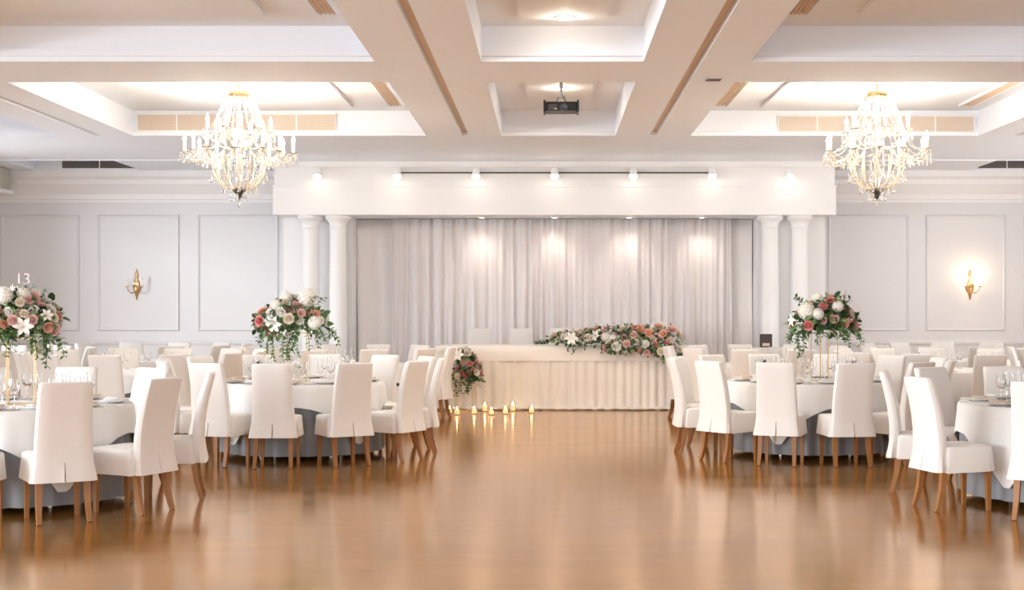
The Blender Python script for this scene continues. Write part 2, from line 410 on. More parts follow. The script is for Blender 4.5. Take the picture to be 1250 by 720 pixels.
def wineglass():
    return MB().lathe([(0.036, 0), (0.036, 0.003), (0.008, 0.008), (0.0045, 0.03), (0.0045, 0.095), (0.012, 0.105), (0.034, 0.125), (0.042, 0.155), (0.041, 0.185), (0.034, 0.220),
                       (0.033, 0.220), (0.039, 0.185), (0.040, 0.155), (0.032, 0.128), (0.004, 0.108)], 16).mesh('wine_glass', M['glass'])
def flute():
    return MB().lathe([(0.032, 0), (0.032, 0.003), (0.007, 0.008), (0.004, 0.03), (0.004, 0.085), (0.016, 0.10), (0.025, 0.14), (0.026, 0.19), (0.023, 0.245),
                       (0.022, 0.245), (0.0245, 0.19), (0.023, 0.14), (0.014, 0.104), (0.003, 0.09)], 14).mesh('champagne_flute', M['glass'])
def plate():
    return MB().lathe([(0.07, 0), (0.078, 0.002), (0.10, 0.010), (0.137, 0.020), (0.137, 0.023), (0.10, 0.0135), (0.072, 0.006), (0.0, 0.006)][:-1], 32).mesh('dinner_plate', M['china'])
def napkin():
    b = MB(); R = []
    for z, w, d in ((0, .10, .055), (0.006, .102, .057), (0.014, .10, .055), (0.016, .09, .045)):
        R.append([(w*(abs(cos(a))**.3)*(1 if cos(a) >= 0 else -1)*(1 + .05*sin(a*3 + z*200)), d*(abs(sin(a))**.3)*(1 if sin(a) >= 0 else -1), z + 0.004*sin(a*2)) for a in [2*pi*i/24 for i in range(24)]])
    b.loft(R); return b
WG, FL, PL = wineglass(), flute(), plate()
NK = [napkin().mesh('napkin', M['napkin']), napkin().mesh('napkin', M['linen'])]
def knife_mesh():
    b = MB(); b.loft([[(x*w, y, z) for x, z in ((-1, 0.001), (1, 0.001), (1, 0.004), (-1, 0.004))] for y, w in ((-0.11, .005), (-0.02, .0055), (0.0, .008), (0.08, .009), (0.11, .003))])
    return b.mesh('table_knife', M['steel'])
KN = knife_mesh()

# ------------------------------------------------------------------ flowers
def rose_mesh(name, m, R=0.05):
    b = MB()
    for ring, (n, r0, tilt, h) in enumerate(((3, .18, 0.10, .75), (5, .38, 0.42, .80), (6, .62, 0.80, .78), (7, .85, 1.15, .70))):
        for k in range(n):
            a = 2*pi*k/n + ring*0.7; wd = (2*pi*r0/n*0.85 + 0.22)*R
            ux, uy = cos(a), sin(a); rows = []
            for j in range(4):
                t = j/3; out = R*(r0*0.35 + r0*0.75*sin(t*pi/2)*0.75 + (0.22*t*t*tilt)); z = R*(h*t*(1 - 0.28*tilt*t))
                ww = wd*(0.45 + 0.9*sin(pi*(0.15 + 0.62*t)))/1.2; row = []
                for q in (-1, -0.4, 0.4, 1):
                    cv = out*(1 - 0.13*q*q)
                    row.append((ux*cv - uy*ww*q, uy*cv + ux*ww*q, z - 0.06*R*q*q*t))
                rows.append(row)
            b.loft(rows, False, False, False)
    b.ball((0, 0, R*0.25), R*0.3, 8, 5)
    return b.mesh(name, m)
def hydrangea_mesh(m, R=0.075):
    b = MB(); rnd = random.Random(4); b.ball((0, 0, 0), R*0.85, 10, 6)
    for k in range(85):
        z = 1 - 2*(k + .5)/85
        if z < -0.55: continue
        a = k*2.39996; s = sqrt(1 - z*z); nrm = Vector((s*cos(a), s*sin(a), z)); p = nrm*R
        t = nrm.orthogonal().normalized(); u = nrm.cross(t); ph = rnd.uniform(0, 6)
        for q in range(4):
            an = ph + q*pi/2; d = t*cos(an) + u*sin(an); e = nrm.cross(d); w = 0.014
            b.quad(p, p + d*w*.7 + e*w*.5 + nrm*.004, p + d*w*1.25 + nrm*.001, p + d*w*.7 - e*w*.5 + nrm*.004)
    return b.mesh('hydrangea', m, False)
def lily_mesh(m, R=0.085):
    b = MB()
    for k in range(6):
        a = 2*pi*k/6; ux, uy = cos(a), sin(a); rows = []
        for t, w, z in ((0.05, .10, 0.0), (.3, .24, .30), (.65, .25, .46), (.9, .12, .42), (1.05, .01, .34)):
            rows.append([(R*(ux*t - uy*w*q), R*(uy*t + ux*w*q), R*(z + 0.08*abs(q))) for q in (-1, 0, 1)])
        b.loft(rows, False, False, False)
    for k in range(5):
        a = k*1.26; b.tube([(0, 0, 0), (R*.15*cos(a), R*.15*sin(a), R*.7)], R*.025, 4)
    return b.mesh('lily', m)
ROSE = {k: rose_mesh('rose', M[k]) for k in ('rw', 'rc', 'rb', 'rk', 'rp')}
HYD = hydrangea_mesh(M['rw']); LILY = lily_mesh(M['rw'])
def leaf(b, p, d, nrm, L, W):
    d = d.normalized(); s = d.cross(nrm)
    if s.length < 1e-3: s = d.orthogonal()
    s = s.normalized(); n2 = s.cross(d).normalized(); i = len(b.v)
    b.v += [tuple(p), tuple(p + d*L*.35 + s*W + n2*W*.35), tuple(p + d*L*.75 + s*W*.75 + n2*W*.15), tuple(p + d*L - n2*L*.12),
            tuple(p + d*L*.75 - s*W*.75 + n2*W*.15), tuple(p + d*L*.35 - s*W + n2*W*.35), tuple(p + d*L*.4), tuple(p + d*L*.75)]
    for f in ((0, 1, 6), (1, 2, 7, 6), (2, 3, 7), (0, 6, 5), (6, 7, 4, 5), (7, 3, 4)):
        b.f.append(tuple(i + q for q in f)); b.mi.append(b.cur)
def foliage(b, rnd, ctr, rad, n, cols, L=(.05, .10)):
    for k in range(n):
        z = rnd.uniform(-0.85, 1); a = rnd.uniform(0, 2*pi); s = sqrt(max(0, 1 - z*z)); nrm = Vector((s*cos(a), s*sin(a), z))
        f = rnd.uniform(0.45, 1.0); p = Vector((ctr[0] + rad[0]*nrm.x*f, ctr[1] + rad[1]*nrm.y*f, ctr[2] + rad[2]*nrm.z*f))
        d = nrm + Vector((rnd.uniform(-.9, .9), rnd.uniform(-.9, .9), rnd.uniform(-.9, .5)))
        b.cur = rnd.choice(cols); l = rnd.uniform(*L); leaf(b, p, d, nrm, l, l*rnd.uniform(.18, .32))
def vine(b, rnd, p, d, n, step, cols, g=0.35, l=.045):
    p = Vector(p); d = Vector(d).normalized(); pts = [p.copy()]
    for k in range(n):
        d = (d + Vector((rnd.uniform(-.22, .22), rnd.uniform(-.22, .22), -g))).normalized(); p = p + d*step; pts.append(p.copy())
        for sgn in (-1, 1):
            b.cur = rnd.choice(cols); s = d.orthogonal().normalized(); s = Matrix.Rotation(rnd.uniform(0, 6.28), 3, d) @ s
            leaf(b, p, s*sgn + d*.5, Vector((0, -.3, 1)), l*rnd.uniform(.7, 1.3), l*.30)
    b.cur = 0; b.tube(pts, .003, 4)
def arrange(name, label, cat, loc, blobs, blooms, vines, seed, nleaf=420, ks=(.6, .95), group=None, kinds=None, ph=.08, pl=.06, mix=(0, 0, 1, 1, 2), clamp=None, extra=(), bclamp=None):
    """blobs: [(centre, radii)]; every bloom is a part of its own, the leaves are one mesh"""
    rnd = random.Random(seed); root = thing(name, label, cat, loc, 0, group)
    b = MB()
    for c_, r_ in blobs: foliage(b, rnd, c_, r_, int(nleaf/len(blobs)), mix)
    for v in vines: vine(b, rnd, *v)
    if clamp:
        keep = [k for k, f in enumerate(b.f) if not any(clamp(b.v[q]) for q in f)]
        b.f = [b.f[k] for k in keep]; b.mi = [b.mi[k] for k in keep]
    b.build('foliage', [M['leafd'], M['leafm'], M['leafl']], root)
    kinds = kinds or ['rw', 'rw', 'rc', 'rb', 'rb', 'rk', 'rp', 'rc']
    placed = []
    def put(p, nrm, me, k):
        nm = me.name.split('.')[0]
        link(nm, me, root, p, nrm.to_track_quat('Z', 'Y').to_euler(), (k, k, k)); placed.append((p, k))
    for p, me, k in extra: put(Vector(p), (Vector(p) - Vector((0, .05, .05))).normalized(), me, k)
    tries = cnt = 0
    while cnt < blooms and tries < 6000:
        tries += 1
        c_, r_ = rnd.choice(blobs)
        z = rnd.uniform(-0.5, 0.97); a = rnd.uniform(0, 2*pi); s = sqrt(1 - z*z); nrm = Vector((s*cos(a), s*sin(a), z))
        f = rnd.uniform(.84, .98)
        p = Vector((c_[0] + r_[0]*nrm.x*f, c_[1] + r_[1]*nrm.y*f, c_[2] + r_[2]*nrm.z*f))
        if bclamp and bclamp(p): continue
        k = rnd.uniform(*ks)
        if any((p - q).length < 0.050*(k + k2) for q, k2 in placed): continue
        u = rnd.random(); me = HYD if u < ph else (LILY if u < ph + pl else ROSE[rnd.choice(kinds)])
        cnt += 1; put(p, nrm, me, k)
    return root

# ------------------------------------------------------------------ banquet tables with chairs and settings
tables = [  # name, x, y, cloth rotation, angles (deg, extra turn), settings?
    ('front left', -4.12, 10.87, -0.09, [(-88, 0), (-57, -2), (-27, 4), (11, 0), (62, 0), (92, 0), (121, 0)], 2),
    ('middle left', -2.56, 14.46, 0.08, [(-122, 14), (-92, 3), (-60, 0), (-29, 0), (1, 2), (31, 0), (60, 0), (90, 0), (120, 0), (150, 0), (180, 0), (209, 0)], 2),
    ('middle right', 2.72, 14.58, 0.25, [(183, 0), (217, 0), (246, 4), (277, 0), (308, 0), (338, 0), (8, 0), (40, 0), (70, 0), (100, 0), (128, 0), (156, 0)], 2),
    ('front right', 4.10, 10.97, -0.1, [(242, -4), (204, -10), (156, 8), (122, 0), (92, 0)], 2),
    ('third row left', -4.95, 17.1, 0.2, None, 1), ('third row right', 5.05, 17.2, 0.5, None, 1),
    ('fourth row inner left', -2.75, 19.2, 0.8, None, 1), ('fourth row inner right', 3.05, 19.2, 0.1, None, 1),
    ('fourth row outer left', -7.65, 18.7, 0.4, None, 0), ('fourth row outer right', 7.75, 18.7, 0.6, None, 0),
    ('last row left', -5.95, 20.75, 0.9, None, 0), ('last row right', 6.15, 20.8, 0.3, None, 0)]
ORD = ['first', 'second', 'third', 'fourth', 'fifth', 'sixth', 'seventh', 'eighth', 'ninth']
table0 = None; under_me = make_under()
cfg_chairs = []
for ti, (nm, X, Y, rot, angs, setl) in enumerate(tables):
    rnd = random.Random(100 + ti)
    if angs is None:
        off = rnd.uniform(0, 30); angs = [(off + 30*k + rnd.uniform(-1, 1), rnd.uniform(-3, 3)) for k in range(12)]
    lab = 'round banquet table hidden under cloths, %s of the room' % nm
    if table0 is None:
        table0 = make_table(); table0.location = (X, Y, 0); table0['label'] = lab; table0['group'] = 'round banquet tables'
    else: copy_tree(table0, (X, Y, 0), 0, lab, 'round banquet tables')
    u = link('table_underskirt', under_me, None, (X, Y, 0), (0, 0, rnd.uniform(0, 6)))
    tag(u, 'pleated blue-grey satin underskirt reaching the floor at the %s table' % nm, 'tablecloth', 'grey underskirts')
    o = make_overlay(rot, ti); o.location = (X, Y, 0)
    tag(o, 'square white linen tablecloth with hanging points on the %s table' % nm, 'tablecloth', 'white tablecloths')
    # chairs
    near, far = [], []
    for a, ex in angs:
        R = 1.132 + (rnd.uniform(0, .04) if setl < 2 else 0)
        cx, cy = X + R*cos(radians(a)), Y + R*sin(radians(a))
        if not (-45 < scr(cx, cy) < 1292): continue
        if any((cx - q[0])**2 + (cy - q[1])**2 < .74**2 and q[2] != ti for q in cfg_chairs): continue
        cfg_chairs.append((cx, cy, ti))
        (near if cy < Y else far).append((cx, cy, radians(a + 90 + ex), a))
    for side, txt in ((near, 'near side'), (far, 'far side')):
        side.sort(key=lambda c_: scr(c_[0], c_[1]))
        for k, (cx, cy, rr, a) in enumerate(side):
            if len(side) == 1: pos = 'only one, %s' % txt
            else: pos = '%s from left, %s' % (ORD[k], txt)
            view = 'back to us' if txt == 'near side' else 'facing us'
            put_chair(cx, cy, rr, 'ivory chair, %s, %s of %s table' % (view, pos, nm), 'chairs round the %s table' % nm)
            # place setting in front of it
            if setl >= 1:
                ca, sa = cos(radians(a)), sin(radians(a)); place = '%s, %s, %s table' % (ORD[k] + ' from left', txt, nm)
                g = 'settings on the %s table' % nm
                def spot(r, s): return (X + r*ca - s*sa, Y + r*sa + s*ca)
                z = TZ + 0.004
                if setl == 2:
                    p = spot(0.68, 0); tag(link('dinner_plate', PL, None, (*p, z)), 'white china dinner plate, %s' % place, 'plate', 'plates')
                    q = k % 2
                    tag(link('napkin', NK[q], None, (*p, z + 0.0245), (0, 0, radians(a) + pi/2 + rnd.uniform(-.3, .3))), '%s folded napkin on plate, %s' % (('blush', 'white')[q], place), 'napkin', 'napkins')
                    p = spot(0.70, 0.19); tag(link('table_knife', KN, None, (*p, z), (0, 0, radians(a) + pi/2)), 'steel table knife beside plate, %s' % place, 'knife', 'knives')
                p = spot(0.50, 0.12); tag(link('wine_glass', WG, None, (*p, z)), 'clear wine glass, %s' % place, 'wine glass', 'wine glasses')
                if setl == 2:
                    p = spot(0.47, 0.02); tag(link('champagne_flute', FL, None, (*p, z)), 'tall clear champagne flute, %s' % place, 'glass', 'champagne flutes')

# ------------------------------------------------------------------ tall centrepieces
def stand(nm, X, Y, h, z=TZ + 0.004, w=0.10, desc=None):
    s = thing('centrepiece_stand', desc or 'thin gold wire flower stand on the %s table' % nm, 'flower stand', (X, Y, z), 0.3, 'gold flower stands')
    for sx, sy in ((1, 1), (1, -1), (-1, 1), (-1, -1)): MB().box(sx*w - .004, sx*w + .004, sy*w - .004, sy*w + .004, 0, h).build('leg', M['gold'], s, False)
    for zz, fn in ((0.0, 'base_ring'), (h - 0.008, 'top_ring')):
        f = MB(); f.box(-w - .006, w + .006, -w - .006, -w + .006, zz, zz + .008); f.box(-w - .006, w + .006, w - .006, w + .006, zz, zz + .008)
        f.box(-w - .006, -w + .006, -w, w, zz, zz + .008); f.box(w - .006, w + .006, -w, w, zz, zz + .008)
        f.build(fn, M['gold'], s, False)
    MB().box(-w - .004, w + .004, -w - .004, w + .004, h, h + .006).build('top_plate', M['gold'], s, False)
    return s
for i, (nm, X, Y, hh, rx) in enumerate((('front left', -4.11, 10.85, 0.52, .215), ('middle left', -2.60, 14.45, 0.50, .36), ('middle right', 2.88, 14.56, 0.50, .33))):
    stand(nm, X, Y, hh)
    zt = TZ + 0.01 + hh
    blobs = [((0, 0, .15), (rx, .25, .17)), ((-.15, -.04, .11), (rx*.65, .2, .16)), ((.15, .02, .12), (rx*.65, .2, .17)), ((0.02, -.03, .24), (rx*.6, .18, .14)), ((0, -.04, .03), (rx*.7, .17, .10))]
    if i == 1: blobs = [((c_[0] - .08, c_[1], c_[2]), q_) for c_, q_ in blobs]
    vines = []
    rnd = random.Random(30 + i)
    for k in range(20):
        a = 2*pi*k/20 + rnd.uniform(-.2, .2)
        vines.append(((rx*.8*cos(a), .2*sin(a), .06), (cos(a), sin(a), .1), rnd.randint(4, 8), .035, (0, 1, 1, 2, 2)))
    for k in range((3, 10, 3)[i]):
        q = ((.17, -.12, .04), (-.06, -.2, .02), (-.24, -.12, .03))[i]
        vines.append(((q[0] + rnd.uniform(-.05, .05)*(4 if i == 1 else 1), q[1], q[2]), ((.35, -.3, -.6), (rnd.uniform(-.5, .5), -.5, -.3), (-.3, -.3, -.6))[i], rnd.randint(6, 9), .035, ((0, 1, 1), (1, 2, 2, 2), (0, 1, 1))[i], .35))
    for k in range(8):
        a = rnd.uniform(0, 6.28); vines.append(((.2*cos(a), .18*sin(a), .26), (cos(a)*.6, sin(a)*.6, 1), 4, .035, (0, 1), .08))
    arrange('flower_arrangement', ('round white and blush flower arrangement atop the stand at front left table', 'wide coral and white flower arrangement on stand at middle left table',
            'green leafy arrangement with white and coral blooms at middle right table')[i], 'flowers', (X, Y, zt), blobs, (84, 62, 44)[i], vines, 11 + i, (420, 430, 820)[i],
            ((.6, .95), (.75, 1.15), (.7, 1.05))[i], 'tall flower arrangements',
            (['rw', 'rw', 'rc', 'rb', 'rp', 'rb', 'rc'], ['rw', 'rc', 'rb', 'rk', 'rb', 'rw', 'rp', 'rw'], ['rc', 'rb', 'rk', 'rp', 'rw', 'rb'])[i], (.06, .06, .03)[i], (.08, .04, .04)[i],
            ((0, 0, 0, 1, 1, 2), (0, 1, 1, 2, 2), (0, 0, 0, 1, 1, 2))[i], lambda v: v[2] < .014 and v[0]**2 + v[1]**2 < .17**2,
            ([((-.06, -.20, .32), HYD, .9), ((.10, -.22, .08), LILY, .9), ((-.14, -.24, .12), LILY, 1.2)], [((.12, -.14, .36), HYD, 1.25), ((.20, -.18, .10), HYD, .9), ((-.2, -.15, .28), HYD, .8)],
             [((-.22, -.18, .22), HYD, 1.15), ((-.11, -.22, .19), HYD, .8), ((.10, -.2, .27), HYD, .75)])[i], lambda p: p.z < .09 and p.x**2 + p.y**2 < .25**2)
def digits(txt, label, X, Y, z, size):
    cu = bpy.data.curves.new('table_number', 'FONT'); cu.body = txt; cu.size = size; cu.extrude = 0.003; cu.align_x = 'CENTER'
    tmp = bpy.data.objects.new('tmp_text', cu); C.objects.link(tmp)
    dg = bpy.context.evaluated_depsgraph_get(); me = bpy.data.meshes.new_from_object(tmp.evaluated_get(dg))
    bpy.data.objects.remove(tmp); me.materials.clear(); me.materials.append(M['digit'])
    r = thing('table_number', label, 'table number', (X, Y, z), 0)
    link('digits', me, r, (0, 0, 0), (pi/2, 0, 0))
    MB().tube([(0, 0.004, -0.22), (0, 0.004, 0.02)], .0025, 5).build('pick', M['digit'], r)
digits('13', 'small pale number thirteen standing above the front left flowers', px(28, 10.85), 10.85, pz(347, 10.85), 0.125)
digits('1', 'small pale number one standing above the middle right flowers', px(1032, 14.5), 14.5, pz(366, 14.5), 0.15)

# ------------------------------------------------------------------ head table
HX0, HX1, HY0, HY1, HZ = -1.70, 2.07, 21.02, 21.72, 0.968
t = thing('head_table', 'long head table on the stage edge, covered by ivory cloths', 'table', ((HX0 + HX1)/2, (HY0 + HY1)/2, rz))
hw, hd = (HX1 - HX0)/2, (HY1 - HY0)/2
MB().box(-hw + .01, hw - .01, -hd + .01, hd - .01, HZ - rz - .035, HZ - rz - .005).build('table_top', M['leg'], t, False)
for sx in (-1, 1):
    for sy in (-1, 1): MB().tube([(sx*(hw - .2), sy*(hd - .1), HZ - rz - .035), (sx*(hw - .2), sy*(hd - .1), 0)], .018, 8).build('leg', M['steel'], t)
def along(n0, n1):      # path round front and both ends, with outward normals
    P = []
    for k in range(n1): P.append((HX0, HY1 - (HY1 - HY0)*k/n1, -1, 0))
    for k in range(n0 + 1): P.append((HX0 + (HX1 - HX0)*k/n0, HY0, 0, -1))
    for k in range(1, n1 + 1): P.append((HX1, HY0 + (HY1 - HY0)*k/n1, 1, 0))
    return P
P = along(420, 60); b = MB(); rings = []
for z, amp, out in ((HZ - .02, .004, 0), (.80, .020, .005), (.60, .028, .010), (.40, .032, .016), (.20, .036, .024), (.07, .040, .034), (.025, .045, .075), (.012, .040, .10)):
    ring = []
    for k, (x, y, nx, ny) in enumerate(P):
        s = x*1.0 + y
        f = 0.6*sin(s*47 + 1.4*sin(s*4.2)) + 0.4*sin(s*27 + 1)
        r = .022 + out + amp*(f + 1)*.6
        zz = z if (ny < 0 or z > rz + .02) else max(z, rz + .012)
        ring.append((x + nx*r, y + ny*r, zz))
    rings.append(ring)
b.loft(rings, False, False, False)
o = b.build('table_skirt', M['skirt']); tag(o, 'gathered ivory chiffon skirt hanging to the floor round the head table', 'tablecloth')
sw = MB(); sw.tube([(HX0 + (HX1 - HX0)*k/60, HY0 - .20 + .015*sin(k*1.3), .030 + .008*sin(k*2.1)) for k in range(61)], [.022 + .006*sin(k*1.7) for k in range(61)], 8)
sw.build('hem_swag', M['skirt'], o)
b = MB(); rings = []
for z, out, amp in ((HZ, -.02, 0), (HZ, .012, 0), (HZ - .012, .028, 0), (HZ - .10, .050, .003), (HZ - .20, .060, .006), (HZ - .235, .064, .008)):
    rings.append([(x + nx*(out + amp*sin((x + y)*9)), y + ny*(out + amp*sin((x + y)*9)), z) for x, y, nx, ny in P])
b.loft(rings, False, False, False)
b.quad((HX0, HY0, HZ), (HX1, HY0, HZ), (HX1, HY1, HZ), (HX0, HY1, HZ))
tag(b.build('tablecloth', M['overlay']), 'smooth ivory cloth band over the top of the head table', 'tablecloth')
for k, x in enumerate((586, 636, 684, 733, 782)):
    put_chair(px(x, 22.25), 21.98, pi, 'ivory slipcovered chair behind the head table, %s from the left' % ORD[k], 'head table chairs', rz)
def runner_clamp(v): return v[2] < .004 and v[1] > -.135
blobs = []
for k in range(11):
    u = k/10; blobs.append(((-0.80 + 1.62*u, -.02 - .06*u, .07 + .08*u - (.06 if k > 8 else 0)), (.19, .17, .12 + .07*sin(u*pi*.8) + (.05 if k > 8 else 0))))
for x, z, q in ((.0, -.03, .10), (.25, -.02, .12), (.5, -.05, .13), (.72, -.07, .14), (.86, -.16, .14), (.93, -.26, .11)): blobs.append(((x, -.25, z), (.16, .10, q)))
vines = []; rnd = random.Random(77)
for k in range(9): vines.append(((-0.95, rnd.uniform(-.05, .05), .04), (-1, rnd.uniform(-.2, .2), .12), 6, .04, (0, 0, 1), .06))
for k in range(34):
    x = rnd.uniform(-.8, .9); vines.append(((x, -.12, .05), (rnd.uniform(-.5, .5), -1, 0), rnd.randint(3, 6), .035, (0, 0, 1), .5))
for k in range(14):
    x = rnd.uniform(-.5, .9); vines.append(((x, -.02, .16), (rnd.uniform(-.4, .4), -.2, 1), 4, .035, (0, 0, 1), .05))
for k in range(8): vines.append(((.88 + .1*rnd.random(), -.22, -.1), (rnd.uniform(-.2, .3), -.6, -1), 8, .04, (0, 1, 1), .4))
arrange('flower_runner', 'long garland of white, blush and coral flowers draped along the head table', 'flowers', (px(745, 21.05) + .06, 21.07, HZ + .006), blobs, 98, vines, 21, 900, (.9, 1.4), None,
        ['rw', 'rc', 'rc', 'rb', 'rk', 'rb', 'rw', 'rp'], .05, .10, (0, 0, 1, 1, 2), runner_clamp, (), lambda p: p.z < .09 and p.y > -.215)
stand('head', px(569, 20.62), 20.62, 0.47, 0.0, 0.12, 'thin gold wire stand on the floor before the head table')
blobs = [((0, 0, .28), (.20, .18, .20)), ((-.06, -.04, .41), (.17, .15, .13)), ((.08, -.10, .16), (.15, .15, .16)), ((-.05, -.16, .14), (.13, .12, .15))]
vines = [((rnd.uniform(-.18, .18), -.2, .16), (rnd.uniform(-.6, .6), -.6, -.4), rnd.randint(4, 8), .04, (0, 1, 1), .35) for k in range(12)]
arrange('flower_arrangement', 'smaller coral and cream flower arrangement at the left end of the head table', 'flowers', (px(570, 20.62), 20.62, .385), blobs, 38, vines, 33, 300, (.8, 1.25), None, ['rw', 'rc', 'rb', 'rk', 'rk', 'rb'], .05, .08,
        (0, 0, 1, 1, 2), lambda v: v[2] < .095 and v[0]**2 + v[1]**2 < .19**2 and v[2] > -.55, (), lambda p: p.z < .16 and p.x**2 + p.y**2 < .27**2)

# floor candles
def votive(x, y, label, h, first=[None]):
    r = thing('votive_candle', label, 'candle', (x, y, 0), 0, 'floor candles before the head table')
    MB().lathe([(.030, 0), (.042, .004), (.046, h*.5), (.048, h), (.045, h), (.043, h*.5), (.039, .008), (.02, .007)], 16).build('glass_holder', M['glass'], r)
    MB().lathe([(.036, .009), (.036, h*.55), (.030, h*.57), (.004, h*.57)], 14).build('candle', M['wax'], r)
    MB().lathe([(.001, 0), (.008, .010), (.009, .018), (.004, .034), (.0005, .046)], 8, (0, 0, h*.57 + .004)).build('flame', M['flame'], r)
    return r
vs = [(549, 504), (558, 506), (566, 499.5), (579, 505), (592, 502), (600, 506), (617, 505), (626, 501.5), (649, 504)]
for k, (x, y) in enumerate(vs):
    Y = 2516/(y - 380); votive(px(x, Y), Y - 0.02, 'lit candle in a glass on the floor, %s from the left' % ORD[k], (.10, .12, .16, .11, .15, .10, .12, .15, .11)[k])

# small stage table with a dark framed card
X, Y = px(931, 21.45), 21.45
t = thing('side_table', 'small cloth-covered table on the stage by the right columns', 'table', (X, Y, rz))
MB().box(-.36, .36, -.21, .21, .675, .70).build('table_top', M['leg'], t, False)
for sx in (-1, 1):
    for sy in (-1, 1): MB().tube([(sx*.33, sy*.2, .675), (sx*.33, sy*.2, 0)], .016, 8).build('leg', M['steel'], t)
b = MB(); rings = []
for z, o_, amp in ((.704, -.05, 0), (.704, .012, 0), (.69, .022, 0), (.5, .035, .008), (.25, .045, .014), (.02, .055, .018)):
    ring = []
    for i in range(120):
        a = 2*pi*i/120; e = .25
        x = .40*(abs(cos(a))**e)*(1 if cos(a) >= 0 else -1); y = .25*(abs(sin(a))**e)*(1 if sin(a) >= 0 else -1)
        k = o_ + amp*sin(a*26); l = sqrt(x*x + y*y); ring.append((x*(1 + k/l), y*(1 + k/l), z))
    rings.append(ring)
b.loft(rings, True, False); tag(b.build('tablecloth', M['linen'], None, True, (X, Y, rz)), 'white cloth over the small stage table by the right columns', 'tablecloth')
f = thing('framed_card', 'small dark framed card standing on the stage side table', 'picture frame', (px(935, 21.4), 21.4, rz + .708))
bevel(MB().box(-.095, .095, -.012, .012, 0, .205).build('frame', M['card'], f, False), .004)
MB().box(-.055, .055, -.0145, -.012, .02, .065).build('caption_strip', M['napkin'], f, False)
MB().tube([(0, .01, .15), (0, .085, 0.002)], .005, 5).build('easel_strut', M['card'], f)

